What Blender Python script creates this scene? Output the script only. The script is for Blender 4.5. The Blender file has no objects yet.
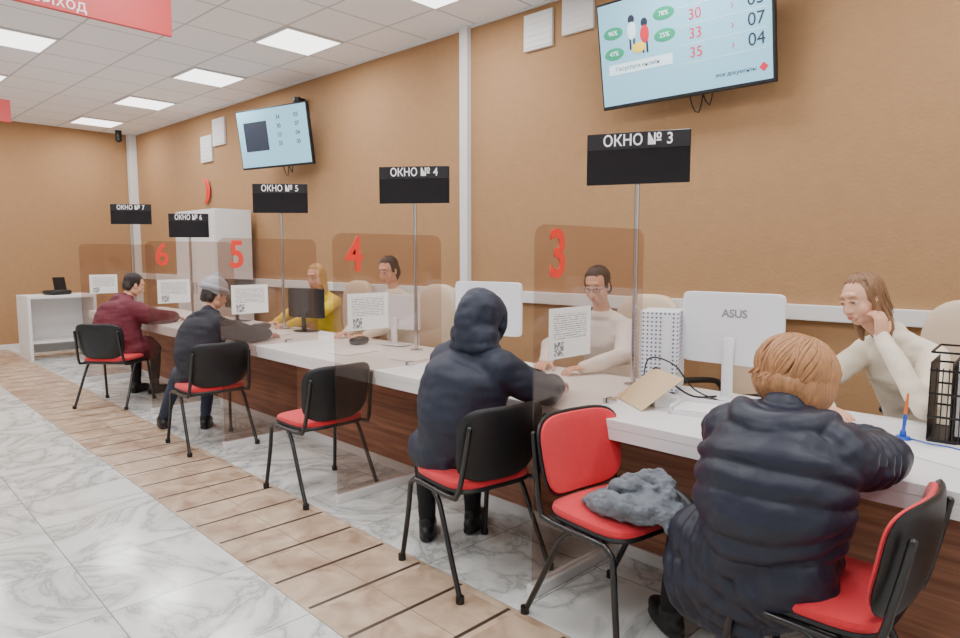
import bpy, bmesh, math, random
from mathutils import Vector, Matrix, noise
random.seed(3)
V=Vector
rad=math.radians
def srgb(r,g,b):
    def c(x):
        x/=255.0
        return x/12.92 if x<=.04045 else ((x+.055)/1.055)**2.4
    return (c(r),c(g),c(b),1)
TH=rad(2.5)            # building is turned 2.5 deg against the counter line
RB=Matrix.Rotation(TH,4,'Z')
def B(x,y,z=0): return RB@V((x,y,z))

# ------------------------------------------------------------ materials
def nodes(name):
    m=bpy.data.materials.new(name); m.use_nodes=True
    nt=m.node_tree; return m,nt,nt.nodes,nt.links,nt.nodes['Principled BSDF']
def pm(name,col,rough=.5,metal=0,var=0,vs=8,bump=0,bs=60,spec=.5,stretch=None,coat=0,sheen=0):
    m,nt,N,L,p=nodes(name)
    p.inputs['Base Color'].default_value=col; p.inputs['Roughness'].default_value=rough
    p.inputs['Metallic'].default_value=metal; p.inputs['Specular IOR Level'].default_value=spec
    p.inputs['Coat Weight'].default_value=coat
    p.inputs['Sheen Weight'].default_value=sheen
    tc=N.new('ShaderNodeTexCoord'); mp=N.new('ShaderNodeMapping'); L.new(tc.outputs['Object'],mp.inputs[0])
    if stretch: mp.inputs['Scale'].default_value=stretch
    if var:
        n=N.new('ShaderNodeTexNoise'); n.inputs['Scale'].default_value=vs; n.inputs['Detail'].default_value=4
        L.new(mp.outputs[0],n.inputs['Vector'])
        mx=N.new('ShaderNodeMix'); mx.data_type='RGBA'
        mx.inputs[6].default_value=tuple(c*(1-var) for c in col[:3])+(1,)
        mx.inputs[7].default_value=tuple(min(1,c*(1+var)) for c in col[:3])+(1,)
        L.new(n.outputs['Fac'],mx.inputs[0]); L.new(mx.outputs[2],p.inputs['Base Color'])
    if bump:
        n=N.new('ShaderNodeTexNoise'); n.inputs['Scale'].default_value=bs; n.inputs['Detail'].default_value=3
        L.new(mp.outputs[0],n.inputs['Vector'])
        b=N.new('ShaderNodeBump'); b.inputs['Strength'].default_value=bump; b.inputs['Distance'].default_value=.01
        L.new(n.outputs['Fac'],b.inputs['Height']); L.new(b.outputs[0],p.inputs['Normal'])
    return m
def emat(name,col,s):
    m,nt,N,L,p=nodes(name)
    p.inputs['Base Color'].default_value=col
    p.inputs['Emission Color'].default_value=col; p.inputs['Emission Strength'].default_value=s
    return m
def mathn(N,L,op,a,b=None,c=None):
    n=N.new('ShaderNodeMath'); n.operation=op
    for i,x in enumerate((a,b,c)):
        if x is None: continue
        if isinstance(x,(int,float)): n.inputs[i].default_value=x
        else: L.new(x,n.inputs[i])
    return n.outputs[0]
def mixc(N,L,f,a,b):
    n=N.new('ShaderNodeMix'); n.data_type='RGBA'
    if isinstance(f,(int,float)): n.inputs[0].default_value=f
    else: L.new(f,n.inputs[0])
    for i,x in ((6,a),(7,b)):
        if isinstance(x,tuple): n.inputs[i].default_value=x
        else: L.new(x,n.inputs[i])
    return n.outputs[2]
def gridline(N,L,sock,cell,off,t):
    a=mathn(N,L,'ADD',sock,off)
    pp=mathn(N,L,'PINGPONG',a,cell/2)
    return mathn(N,L,'LESS_THAN',pp,t)
def coords(N,L):
    tc=N.new('ShaderNodeTexCoord'); s=N.new('ShaderNodeSeparateXYZ'); L.new(tc.outputs['Object'],s.inputs[0])
    return tc.outputs['Object'],s.outputs

def mat_floor():
    m,nt,N,L,p=nodes('marble_tile_floor')
    o,s=coords(N,L)
    n1=N.new('ShaderNodeTexNoise'); n1.inputs['Scale'].default_value=1.4; n1.inputs['Detail'].default_value=9; n1.inputs['Distortion'].default_value=1.6; n1.inputs['Roughness'].default_value=.6
    cx=mathn(N,L,'FLOOR',mathn(N,L,'DIVIDE',s[0],.6)); cy=mathn(N,L,'FLOOR',mathn(N,L,'DIVIDE',mathn(N,L,'SUBTRACT',s[1],1.36),.6))
    cmb=N.new('ShaderNodeCombineXYZ'); L.new(mathn(N,L,'MULTIPLY',cx,3.7),cmb.inputs[0]); L.new(mathn(N,L,'MULTIPLY',cy,5.3),cmb.inputs[1]); L.new(mathn(N,L,'MULTIPLY',cx,1.3),cmb.inputs[2])
    va=N.new('ShaderNodeVectorMath'); va.operation='ADD'; L.new(o,va.inputs[0]); L.new(cmb.outputs[0],va.inputs[1])
    L.new(va.outputs[0],n1.inputs['Vector'])
    vein=mathn(N,L,'ABSOLUTE',mathn(N,L,'SUBTRACT',n1.outputs['Fac'],.5))
    cr=N.new('ShaderNodeValToRGB'); L.new(vein,cr.inputs[0])
    e=cr.color_ramp.elements; e[0].position=0; e[0].color=srgb(166,168,166); e[1].position=.09; e[1].color=srgb(227,228,224)
    x=cr.color_ramp.elements.new(.02); x.color=srgb(200,202,198)
    g1=gridline(N,L,s[0],.6,0.0,.0024); g2=gridline(N,L,s[1],.6,-1.36,.0024)
    g=mathn(N,L,'MAXIMUM',g1,g2)
    marble=mixc(N,L,g,cr.outputs[0],srgb(130,130,128))
    n2=N.new('ShaderNodeTexNoise'); n2.inputs['Scale'].default_value=5; n2.inputs['Detail'].default_value=8; n2.inputs['Distortion'].default_value=.8
    L.new(va.outputs[0],n2.inputs['Vector'])
    c2=N.new('ShaderNodeValToRGB'); L.new(n2.outputs['Fac'],c2.inputs[0])
    e=c2.color_ramp.elements; e[0].position=.3; e[0].color=srgb(152,122,98); e[1].position=.68; e[1].color=srgb(206,182,156)
    st=gridline(N,L,s[0],.3,0.04,.010)
    inner=mathn(N,L,'MULTIPLY',mathn(N,L,'GREATER_THAN',s[1],1.375),mathn(N,L,'LESS_THAN',s[1],1.985))
    st=mathn(N,L,'MULTIPLY',st,inner)
    seam=gridline(N,L,s[1],.32,-1.36,.002)
    trav=mixc(N,L,seam,c2.outputs[0],srgb(130,108,86))
    trav=mixc(N,L,st,trav,srgb(66,52,44))
    band=mathn(N,L,'MULTIPLY',mathn(N,L,'GREATER_THAN',s[1],1.36),mathn(N,L,'LESS_THAN',s[1],2.0))
    col=mixc(N,L,band,marble,trav)
    L.new(col,p.inputs['Base Color'])
    L.new(mathn(N,L,'ADD',mathn(N,L,'MULTIPLY',band,.25),.13),p.inputs['Roughness'])
    return m
def mat_ceiling():
    m,nt,N,L,p=nodes('acoustic_tile_ceiling')
    o,s=coords(N,L)
    g=mathn(N,L,'MAXIMUM',gridline(N,L,s[0],.65,1.725,.010),gridline(N,L,s[1],.65,-3.425,.010))
    n=N.new('ShaderNodeTexNoise'); n.inputs['Scale'].default_value=90; L.new(o,n.inputs['Vector'])
    base=mixc(N,L,n.outputs['Fac'],srgb(242,240,242),srgb(252,251,252))
    L.new(mixc(N,L,g,base,srgb(196,194,196)),p.inputs['Base Color']); p.inputs['Roughness'].default_value=.9
    return m
def mat_wood():
    m,nt,N,L,p=nodes('walnut_laminate')
    o,s=coords(N,L)
    mp=N.new('ShaderNodeMapping'); mp.inputs['Scale'].default_value=(.7,6,14); L.new(o,mp.inputs[0])
    n=N.new('ShaderNodeTexNoise'); n.inputs['Scale'].default_value=2.2; n.inputs['Detail'].default_value=8; n.inputs['Distortion'].default_value=.7; L.new(mp.outputs[0],n.inputs['Vector'])
    c=N.new('ShaderNodeValToRGB'); L.new(n.outputs['Fac'],c.inputs[0]); e=c.color_ramp.elements
    e[0].position=.3; e[0].color=srgb(122,74,56); e[1].position=.72; e[1].color=srgb(186,130,100)
    L.new(c.outputs[0],p.inputs['Base Color']); p.inputs['Roughness'].default_value=.42
    return m
def mat_glass():
    m,nt,N,L,p=nodes('bronze_tinted_glass')
    out=N['Material Output']
    t=N.new('ShaderNodeBsdfTransparent'); t.inputs[0].default_value=(.865,.805,.77,1)
    g=N.new('ShaderNodeBsdfGlossy'); g.inputs[0].default_value=(1,1,1,1); g.inputs['Roughness'].default_value=.02
    d=N.new('ShaderNodeBsdfDiffuse'); d.inputs[0].default_value=srgb(176,150,136)
    lw=N.new('ShaderNodeLayerWeight'); lw.inputs[0].default_value=.5
    f=mathn(N,L,'ADD',mathn(N,L,'MULTIPLY',mathn(N,L,'POWER',lw.outputs['Facing'],4),.5),.035)
    m0=N.new('ShaderNodeMixShader'); m0.inputs[0].default_value=.035; L.new(t.outputs[0],m0.inputs[1]); L.new(d.outputs[0],m0.inputs[2])
    mx=N.new('ShaderNodeMixShader'); L.new(f,mx.inputs[0]); L.new(m0.outputs[0],mx.inputs[1]); L.new(g.outputs[0],mx.inputs[2])
    L.new(mx.outputs[0],out.inputs[0]); return m
def mat_print():
    m,nt,N,L,p=nodes('printed_paper')
    tc=N.new('ShaderNodeTexCoord'); s=N.new('ShaderNodeSeparateXYZ'); L.new(tc.outputs['Generated'],s.inputs[0])
    ln=mathn(N,L,'LESS_THAN',mathn(N,L,'PINGPONG',s.outputs[2],.022),.008)
    n=N.new('ShaderNodeTexNoise'); n.inputs['Scale'].default_value=26; L.new(tc.outputs['Generated'],n.inputs['Vector'])
    k=mathn(N,L,'MULTIPLY',ln,mathn(N,L,'GREATER_THAN',n.outputs['Fac'],.44))
    a=mathn(N,L,'MULTIPLY',mathn(N,L,'GREATER_THAN',s.outputs[1],.1),mathn(N,L,'LESS_THAN',s.outputs[1],.9))
    a=mathn(N,L,'MULTIPLY',a,mathn(N,L,'LESS_THAN',s.outputs[2],.88)); a=mathn(N,L,'MULTIPLY',a,mathn(N,L,'GREATER_THAN',s.outputs[2],.36))
    k=mathn(N,L,'MULTIPLY',k,a)
    v=N.new('ShaderNodeTexWhiteNoise'); v.noise_dimensions='3D'
    sn=N.new('ShaderNodeVectorMath'); sn.operation='SNAP'; sn.inputs[1].default_value=(1,.022,.03); L.new(tc.outputs['Generated'],sn.inputs[0]); L.new(sn.outputs[0],v.inputs['Vector'])
    q=mathn(N,L,'GREATER_THAN',v.outputs['Value'],.45)
    for so,th,op in((s.outputs[1],.12,'GREATER_THAN'),(s.outputs[1],.34,'LESS_THAN'),(s.outputs[2],.05,'GREATER_THAN'),(s.outputs[2],.33,'LESS_THAN')):
        q=mathn(N,L,'MULTIPLY',q,mathn(N,L,op,so,th))
    k=mathn(N,L,'MAXIMUM',k,q)
    L.new(mixc(N,L,k,srgb(236,234,231),srgb(120,118,120)),p.inputs['Base Color']); p.inputs['Roughness'].default_value=.6
    return m
def mat_perf():
    m,nt,N,L,p=nodes('perforated_white_steel')
    o,s=coords(N,L)
    b=mathn(N,L,'PINGPONG',s[2],.011); c=mathn(N,L,'PINGPONG',mathn(N,L,'ADD',s[0],s[1]),.011)
    r=mathn(N,L,'SQRT',mathn(N,L,'ADD',mathn(N,L,'MULTIPLY',c,c),mathn(N,L,'MULTIPLY',b,b)))
    L.new(mixc(N,L,mathn(N,L,'LESS_THAN',r,.0055),srgb(228,230,238),srgb(96,102,128)),p.inputs['Base Color']); p.inputs['Roughness'].default_value=.4
    return m

MF=mat_floor(); MC=mat_ceiling(); MW=mat_wood(); MG=mat_glass(); MP=mat_print(); MPERF=mat_perf()
M_wall=pm('ochre_plaster',srgb(172,134,96),.75,var=.08,vs=14,bump=.3,bs=45,spec=.25)
M_white=pm('white_laminate',srgb(234,232,231),.35,var=.01)
M_wpaint=pm('white_paint',srgb(226,225,224),.6,var=.02)
M_blackp=pm('black_plastic',srgb(22,22,24),.42,var=.05)
M_bmetal=pm('black_enamel_tube',srgb(16,16,18),.3,var=.05,coat=.3)
M_redf=pm('red_upholstery',srgb(220,40,52),.75,var=.08,vs=40,bump=.25,bs=300,sheen=.2)
M_chrome=pm('chrome',srgb(205,205,208),.15,metal=1,var=.02)
M_red=pm('red_acrylic',srgb(232,58,42),.4,var=.02)
M_redsign=pm('red_sign_film',srgb(206,70,70),.5,var=.02)
M_gloss=pm('black_gloss_panel',srgb(22,19,24),.12,var=.05)
M_strip=pm('dark_violet_film',srgb(34,30,36),.3,var=.02)
M_wtext=emat('white_lettering',(.9,.9,.9,1),.15)
M_panel=emat('led_diffuser',(1,.99,.975,1),3.5)
M_kraft=pm('kraft_card',srgb(214,188,150),.8,var=.05)
M_paper=pm('white_paper',srgb(236,234,230),.7,var=.01)
M_navy=pm('navy_nylon',srgb(33,38,54),.45,var=.15,vs=5,bump=.15,bs=40,spec=.4)
M_navy2=pm('dark_blue_nylon',srgb(32,40,58),.6,var=.15,vs=5,bump=.15,bs=40)
M_dark=pm('charcoal_wool',srgb(42,42,50),.85,var=.15,bump=.2,bs=80)
M_burg=pm('burgundy_cloth',srgb(104,36,50),.75,var=.15,bump=.15,bs=40)
M_jeans=pm('blue_jeans',srgb(54,62,82),.85,var=.15,bump=.15,bs=200)
M_trous=pm('black_trousers',srgb(24,24,28),.85,var=.1,bump=.1,bs=80)
M_shoe=pm('black_leather',srgb(20,20,22),.45,var=.1)
M_cream=pm('cream_knit',srgb(240,228,206),.9,var=.04,bump=.4,bs=160,sheen=.2)
M_wshirt=pm('white_shirt_cloth',srgb(236,228,220),.8,var=.03,bump=.1,bs=40)
M_yell=pm('yellow_cloth',srgb(222,190,50),.8,var=.05,bump=.1,bs=60)
M_skin=pm('skin',srgb(222,170,142),.55,var=.05,vs=20,bump=.05,bs=200,spec=.35)
M_lips=pm('lips',srgb(192,108,100),.45,var=.05)
M_eyew=pm('eye_white',srgb(225,220,214),.3,var=.01)
M_iris=pm('eye_iris',srgb(50,38,30),.15,var=.05)
def hairm(n,c): return pm(n,c,.45,var=.4,vs=14,bump=.5,bs=22,stretch=(6,6,.8))
H_ging=hairm('hair_copper_blonde',srgb(178,128,86)); H_blond=hairm('hair_light_brown',srgb(136,100,70)); H_dark=hairm('hair_dark_brown',srgb(44,34,30)); H_gold=hairm('hair_golden',srgb(190,150,96))
M_beanie=pm('grey_knit',srgb(170,170,176),.9,var=.1,bump=.5,bs=120)
M_beige=pm('beige_leather',srgb(214,192,166),.5,var=.05,bump=.1,bs=60)
M_greyc=pm('blue_grey_fleece',srgb(116,122,130),.9,var=.25,vs=20,bump=.5,bs=90)
M_blue=pm('blue_pen_plastic',srgb(30,80,190),.3,var=.03)
M_orange=pm('orange_plastic',srgb(230,110,40),.3,var=.03)
M_screen=emat('lcd_light_blue',srgb(136,190,212),.75)
M_screen2=emat('lcd_header',srgb(205,228,236),.9)
M_sred=emat('lcd_red',srgb(205,40,60),.6); M_sdark=emat('lcd_dark',srgb(40,50,66),.3); M_sgreen=emat('lcd_green',srgb(30,150,110),.6); M_syel=emat('lcd_yellow',srgb(235,200,70),.7)
M_wsteel=pm('white_shell_plastic',srgb(232,233,238),.3,var=.01)
M_greyt=pm('grey_lettering',srgb(140,142,150),.3,var=.01)

# ------------------------------------------------------------ mesh kit
def resample(pts,rs,step,hs=None):
    pts=[V(p) for p in pts]; rs=[(r,r) if isinstance(r,(int,float)) else tuple(r) for r in rs]
    op=[];orr=[];oh=[]
    n=len(pts)
    for i in range(n-1):
        p0=pts[max(i-1,0)];p1=pts[i];p2=pts[i+1];p3=pts[min(i+2,n-1)]
        k=max(1,int((p2-p1).length/step))
        for j in range(k):
            t=j/k;t2=t*t;t3=t2*t
            op.append(.5*((2*p1)+(p2-p0)*t+(2*p0-5*p1+4*p2-p3)*t2+(3*p1-p0-3*p2+p3)*t3))
            s=t*t*(3-2*t)*.5+t*.5
            orr.append(tuple(rs[i][q]*(1-s)+rs[i+1][q]*s for q in(0,1)))
            if hs: oh.append(hs[i].lerp(hs[i+1],t))
    op.append(pts[-1]);orr.append(rs[-1])
    if hs: oh.append(hs[-1])
    return op,orr,oh
class M:
    def __init__(s): s.v=[];s.f=[]
    def add(s,vs,fs,mx=None):
        o=len(s.v)
        s.v+=[(mx@V(p)) if mx is not None else V(p) for p in vs]
        s.f+=[tuple(i+o for i in f) for f in fs]; return s
    def box(s,c,d,mx=None):
        x,y,z=c;a,b,e=d[0]/2,d[1]/2,d[2]/2
        vs=[(x+i*a,y+j*b,z+k*e) for i in(-1,1) for j in(-1,1) for k in(-1,1)]
        return s.add(vs,[(0,1,3,2),(4,6,7,5),(0,4,5,1),(2,3,7,6),(0,2,6,4),(1,5,7,3)],mx)
    def ell(s,c,r,mx=None,nu=20,nv=12,e1=1,e2=1,rot=None):
        if isinstance(r,(int,float)): r=(r,r,r)
        sg=lambda x,e:math.copysign(abs(x)**e,x)
        vs=[];c=V(c)
        R=rot if rot is not None else Matrix.Identity(3)
        for i in range(1,nv):
            ph=-math.pi/2+math.pi*i/nv
            for j in range(nu):
                th=2*math.pi*j/nu
                vs.append(c+R@V((r[0]*sg(math.cos(ph),e1)*sg(math.cos(th),e2),r[1]*sg(math.cos(ph),e1)*sg(math.sin(th),e2),r[2]*sg(math.sin(ph),e1))))
        b=len(vs);vs.append(c+R@V((0,0,-r[2])));vs.append(c+R@V((0,0,r[2])))
        fs=[]
        for i in range(nv-2):
            for j in range(nu):
                k=(j+1)%nu
                fs.append((i*nu+j,i*nu+k,(i+1)*nu+k,(i+1)*nu+j))
        for j in range(nu):
            k=(j+1)%nu
            fs.append((b,k,j)); fs.append((b+1,(nv-2)*nu+j,(nv-2)*nu+k))
        return s.add(vs,fs,mx)
    def tube(s,pts,rs,n=12,hint=None,step=None,puff=None,rnd=True,mx=None,closed=False):
        pts=[V(p) for p in pts]
        if isinstance(rs,(int,float)): rs=[rs]*len(pts)
        hs=None
        if hint is not None: hs=[V(h) for h in hint] if isinstance(hint,list) else [V(hint)]*len(pts)
        if step: pts,rs,hs=resample(pts,rs,step,hs)
        else: rs=[(r,r) if isinstance(r,(int,float)) else r for r in rs]
        m=len(pts)
        T=[]
        for i in range(m):
            if closed: t=pts[(i+1)%m]-pts[i-1]
            else: t=pts[min(i+1,m-1)]-pts[max(i-1,0)]
            T.append(t.normalized())
        arc=[0]
        for i in range(1,m): arc.append(arc[-1]+(pts[i]-pts[i-1]).length)
        if puff: rs=[(r[0]+puff[0]*(abs(math.sin(math.pi*a/puff[1]))**.6-.75),r[1]+puff[0]*(abs(math.sin(math.pi*a/puff[1]))**.6-.75)) for r,a in zip(rs,arc)]
        S=None;rings=[]
        for i in range(m):
            if hs: h=hs[i]
            else: h=S if S is not None else (V((1,0,0)) if abs(T[i].x)<.8 else V((0,1,0)))
            S=(h-T[i]*h.dot(T[i])).normalized(); U=T[i].cross(S)
            rings.append((pts[i],S,U,rs[i][0],rs[i][1],T[i]))
        if rnd and not closed:
            out=[]
            p,S_,U,a,b,t=rings[0]; q=min(a,b)
            for k in(80,55,28): out.append((p-t*q*math.sin(rad(k)),S_,U,a*math.cos(rad(k)),b*math.cos(rad(k)),t))
            out+=rings
            p,S_,U,a,b,t=rings[-1]; q=min(a,b)
            for k in(28,55,80): out.append((p+t*q*math.sin(rad(k)),S_,U,a*math.cos(rad(k)),b*math.cos(rad(k)),t))
            rings=out
        vs=[];fs=[]
        for p,S_,U,a,b,t in rings:
            for j in range(n):
                th=2*math.pi*j/n; vs.append(p+S_*a*math.cos(th)+U*b*math.sin(th))
        R=len(rings)
        for i in range(R if closed else R-1):
            i2=(i+1)%R
            for j in range(n):
                k=(j+1)%n; fs.append((i*n+j,i*n+k,i2*n+k,i2*n+j))
        if not closed:
            fs.append(tuple(range(n-1,-1,-1))); fs.append(tuple((R-1)*n+j for j in range(n)))
        return s.add(vs,fs,mx)
    def cyl(s,c,r,h,n=24,mx=None,r2=None):
        r2=r if r2 is None else r2
        return s.tube([V(c),V(c)+V((0,0,h))],[r,r2],n=n,rnd=False,mx=mx)
    def prism(s,poly,axis,a,b,mx=None):
        n=len(poly)
        f={'x':lambda p,t:(t,p[0],p[1]),'y':lambda p,t:(p[0],t,p[1]),'z':lambda p,t:(p[0],p[1],t)}[axis]
        return s.add([f(p,a) for p in poly]+[f(p,b) for p in poly],[tuple(range(n)),tuple(range(2*n-1,n-1,-1))]+[(i,(i+1)%n,(i+1)%n+n,i+n) for i in range(n)],mx)
    def map(s,fn): s.v=[fn(p) for p in s.v]; return s
    def obj(s,name,mat,parent=None,smooth=True,bevel=0,world=False,ang=40):
        me=bpy.data.meshes.new(name); me.from_pydata([tuple(p) for p in s.v],[],s.f)
        bm=bmesh.new(); bm.from_mesh(me); bmesh.ops.recalc_face_normals(bm,faces=bm.faces); bm.to_mesh(me); bm.free()
        if smooth:
            me.shade_smooth(); me.set_sharp_from_angle(angle=rad(ang))
        me.materials.append(mat)
        o=bpy.data.objects.new(name,me); bpy.context.collection.objects.link(o)
        if parent:
            o.parent=parent
            if world: o.matrix_parent_inverse=parent_mx[parent.name].inverted()
        if bevel:
            b=o.modifiers.new('b','BEVEL'); b.width=bevel; b.segments=3; b.limit_method='ANGLE'
        return o
    def blob(s,name,mat,parent,voxel=.012,disp=None,it=3,world=True):
        o=s.obj(name,mat,None,smooth=False)
        r=o.modifiers.new('r','REMESH'); r.mode='VOXEL'; r.voxel_size=voxel
        k=o.modifiers.new('s','SMOOTH'); k.factor=.5; k.iterations=it
        dg=bpy.context.evaluated_depsgraph_get()
        me=bpy.data.meshes.new_from_object(o.evaluated_get(dg))
        o.modifiers.clear(); old=o.data; o.data=me; bpy.data.meshes.remove(old); me.name=name
        if disp:
            ns=[v.normal.copy() for v in me.vertices]
            for v,nn in zip(me.vertices,ns): v.co+=nn*disp(v.co)
        me.shade_smooth()
        if not me.materials: me.materials.append(mat)
        if parent:
            o.parent=parent
            if world: o.matrix_parent_inverse=parent_mx[parent.name].inverted()
        return o
parent_mx={}
def grp(name,loc=(0,0,0),rz=0,rx=0):
    e=bpy.data.objects.new(name,None); bpy.context.collection.objects.link(e)
    e.empty_display_size=.1
    e.location=loc; e.rotation_euler=(rx,0,rz)
    parent_mx[e.name]=Matrix.Translation(V(loc))@Matrix.Rotation(rz,4,'Z')@Matrix.Rotation(rx,4,'X')
    return e
def text(name,body,size,mat,parent,loc,rot=(rad(90),0,0),ext=.001,align='CENTER',bold=0,sx=1):
    c=bpy.data.curves.new(name,'FONT'); c.body=body; c.size=size; c.extrude=ext; c.align_x=align; c.align_y='CENTER'; c.offset=bold
    c.materials.append(mat)
    o=bpy.data.objects.new(name,c); bpy.context.collection.objects.link(o); o.parent=parent; o.location=loc; o.rotation_euler=rot; o.scale=(sx,1,1)
    return o

# ------------------------------------------------------------ room shell
HZ=3.6; YW=4.6; XL=-12.7; XR=3.2; YF=-4.0
def wallobj(name,mat,x0,x1,y0,y1,z0,z1,bevel=0):
    o=M().box(((x0+x1)/2,(y0+y1)/2,(z0+z1)/2),(x1-x0,y1-y0,z1-z0)).obj(name,mat,smooth=False,bevel=bevel)
    o.rotation_euler=(0,0,TH); return o
wallobj('wall_back',M_wall,XL-.2,XR+.2,YW,YW+.2,0,HZ)
wallobj('wall_left',M_wall,XL-.2,XL,YF,YW,0,HZ)
wallobj('wall_right',M_wpaint,XR,XR+.2,YF,YW,0,HZ)
wallobj('wall_front',M_wpaint,XL-.2,XR+.2,YF-.2,YF,0,HZ)
wallobj('ceiling',MC,XL-.2,XR+.2,YF-.2,YW+.2,HZ,HZ+.1)
c=[B(XL-.2,YF-.2),B(XR+.2,YF-.2),B(XR+.2,YW+.2),B(XL-.2,YW+.2)]
M().prism([(p.x,p.y) for p in c],'z',-.1,0).obj('floor',MF,smooth=False)
wallobj('baseboard_back',M_wpaint,XL,XR,YW-.015,YW,0,.08)
wallobj('baseboard_left',M_wpaint,XL,XL+.015,YF,YW-.015,0,.08)
wallobj('trim_1',M_wpaint,-4.5,-4.40,YW-.06,YW,0,HZ,.005)
wallobj('trim_2',M_wpaint,XL+.02,XL+.16,YW-.12,YW-.0,0,HZ,.005)
wallobj('trim_3',M_wpaint,-4.38,XR,YW-.05,YW,1.08,1.18,.005)
wallobj('trim_4',M_wpaint,XL,-4.51,YW-.05,YW,1.08,1.18,.005)
wallobj('trim_5',M_wpaint,XL,XR,YW-.02,YW,HZ-.02,HZ)
for r in range(3):
    for k in range(8):
        xb=-11.8+1.95*k; yb=3.75-1.95*r
        p=B(xb,yb,HZ)
        g=grp('ceiling_light_panel',(p.x,p.y,HZ),TH)
        M().box((0,0,-.006),(.59,.59,.012)).obj('diffuser',M_panel,g,smooth=False)
        fr=M()
        for sx in(-1,1): fr.box((sx*.305,0,-.008),(.02,.63,.016)); fr.box((0,sx*.305,-.008),(.59,.02,.016))
        fr.obj('frame',M_wpaint,g,smooth=False)
        ld=bpy.data.lights.new('lamp','AREA'); ld.shape='SQUARE'; ld.size=.56; ld.energy=23; ld.color=(.985,.985,1)
        lo=bpy.data.objects.new('lamp',ld); bpy.context.collection.objects.link(lo); lo.parent=g; lo.location=(0,0,-.03)

# ------------------------------------------------------------ service counter
CZ=.78; CY0=2.42; CY1=3.35; CX0=-9.75; CX1=.9
g=grp('service_counter',((CX0+CX1)/2,2.9,0))
M().box(((CX0+CX1)/2,(CY0+CY1)/2,CZ-.02),(CX1-CX0,CY1-CY0,.04)).obj('countertop',M_white,g,smooth=False,bevel=.003,world=True)
M().box(((CX0+CX1)/2,CY0+.012,CZ-.065),(CX1-CX0,.022,.05)).obj('front_fascia',M_white,g,smooth=False,world=True)
M().box(((CX0+CX1)/2,2.79,.39-.02),(CX1-CX0-.04,.025,.70)).obj('front_panel',MW,g,smooth=False,world=True)
mm=M()
for x in (CX0+.02,-8.85,-6.6,-5.0,-3.4,-1.84,-.1,CX1-.02): mm.box((x,3.06,.37),(.03,.5,.74))
mm.obj('support_panels',M_white,g,smooth=False,world=True)
M().box(((CX0+CX1)/2,2.77,.03),(CX1-CX0-.04,.012,.06)).obj('kick_plate',M_white,g,smooth=False,world=True)

# ------------------------------------------------------------ glass partitions
def partition(x,num,paper=True):
    g=grp('glass_partition',(x,2.5,0))
    y0,y1,zt=-.37,.47,1.63
    poly=[(y0,.05),(.26,.05),(.26,.73),(-.09,.73),(-.09,.783),(y1,.783)]
    for k in range(0,7): a=rad(15*k); poly.append((y1-.06+.06*math.cos(a),zt-.06+.06*math.sin(a)))
    for k in range(0,7): a=rad(90+15*k); poly.append((y0+.06+.06*math.cos(a),zt-.06+.06*math.sin(a)))
    M().prism(poly,'x',-.004,.004).obj('glass_sheet',MG,g,smooth=False)
    M().box((0,-.06,.025),(.05,.64,.05)).obj('floor_rail',M_white,g,smooth=False,bevel=.004)
    M().box((.012,.2,CZ+.012),(.016,.06,.024)).box((-.012,.2,CZ+.012),(.016,.06,.024)).obj('clamp',M_chrome,g,smooth=False)
    if num: text('number',num,.29,M_red,g,(.007,-.225,1.495),(rad(90),0,rad(90)),.003,bold=.006,sx=.85)
    if paper: M().box((.007,-.13,1.155),(.003,.30,.225)).obj('notice_sheet',MP,g,smooth=False)
for x,n in ((-1.84,'3'),(-3.4,'4'),(-5.0,'5'),(-6.6,'6'),(-8.85,None)): partition(x,n)

# ------------------------------------------------------------ window signs on poles
def sign(x,y,n,yaw,zt,zb,w=.57):
    g=grp('window_number_sign',(x,y,CZ),rad(yaw))
    M().cyl((0,.02,0),.014,zt-.05-CZ,16).obj('pole',M_chrome,g)
    M().cyl((0,.02,0),.05,.008,24).obj('pole_base',M_chrome,g)
    M().box((0,0,(zt+zb)/2-CZ),(w,.012,zt-zb)).obj('display_panel',M_gloss,g,smooth=False,bevel=.004)
    M().box((0,-.007,zt-.045-CZ),(w*.98,.002,.085)).obj('header_strip',M_strip,g,smooth=False)
    text('label','ОКНО № '+n,.082,M_wtext,g,(0,-.009,zt-.045-CZ),ext=.0005,bold=.001,sx=.90*w/.55)
sign(-2.0,3.15,'3',25,2.155,1.88,.545); sign(-3.9,3.15,'4',38,2.15,1.88,.53); sign(-5.93,3.15,'5',48,2.175,1.90,.52)
sign(-7.8,3.0,'6',52,1.97,1.70,.44); sign(-9.45,2.9,'7',55,2.16,1.9,.5)

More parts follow.
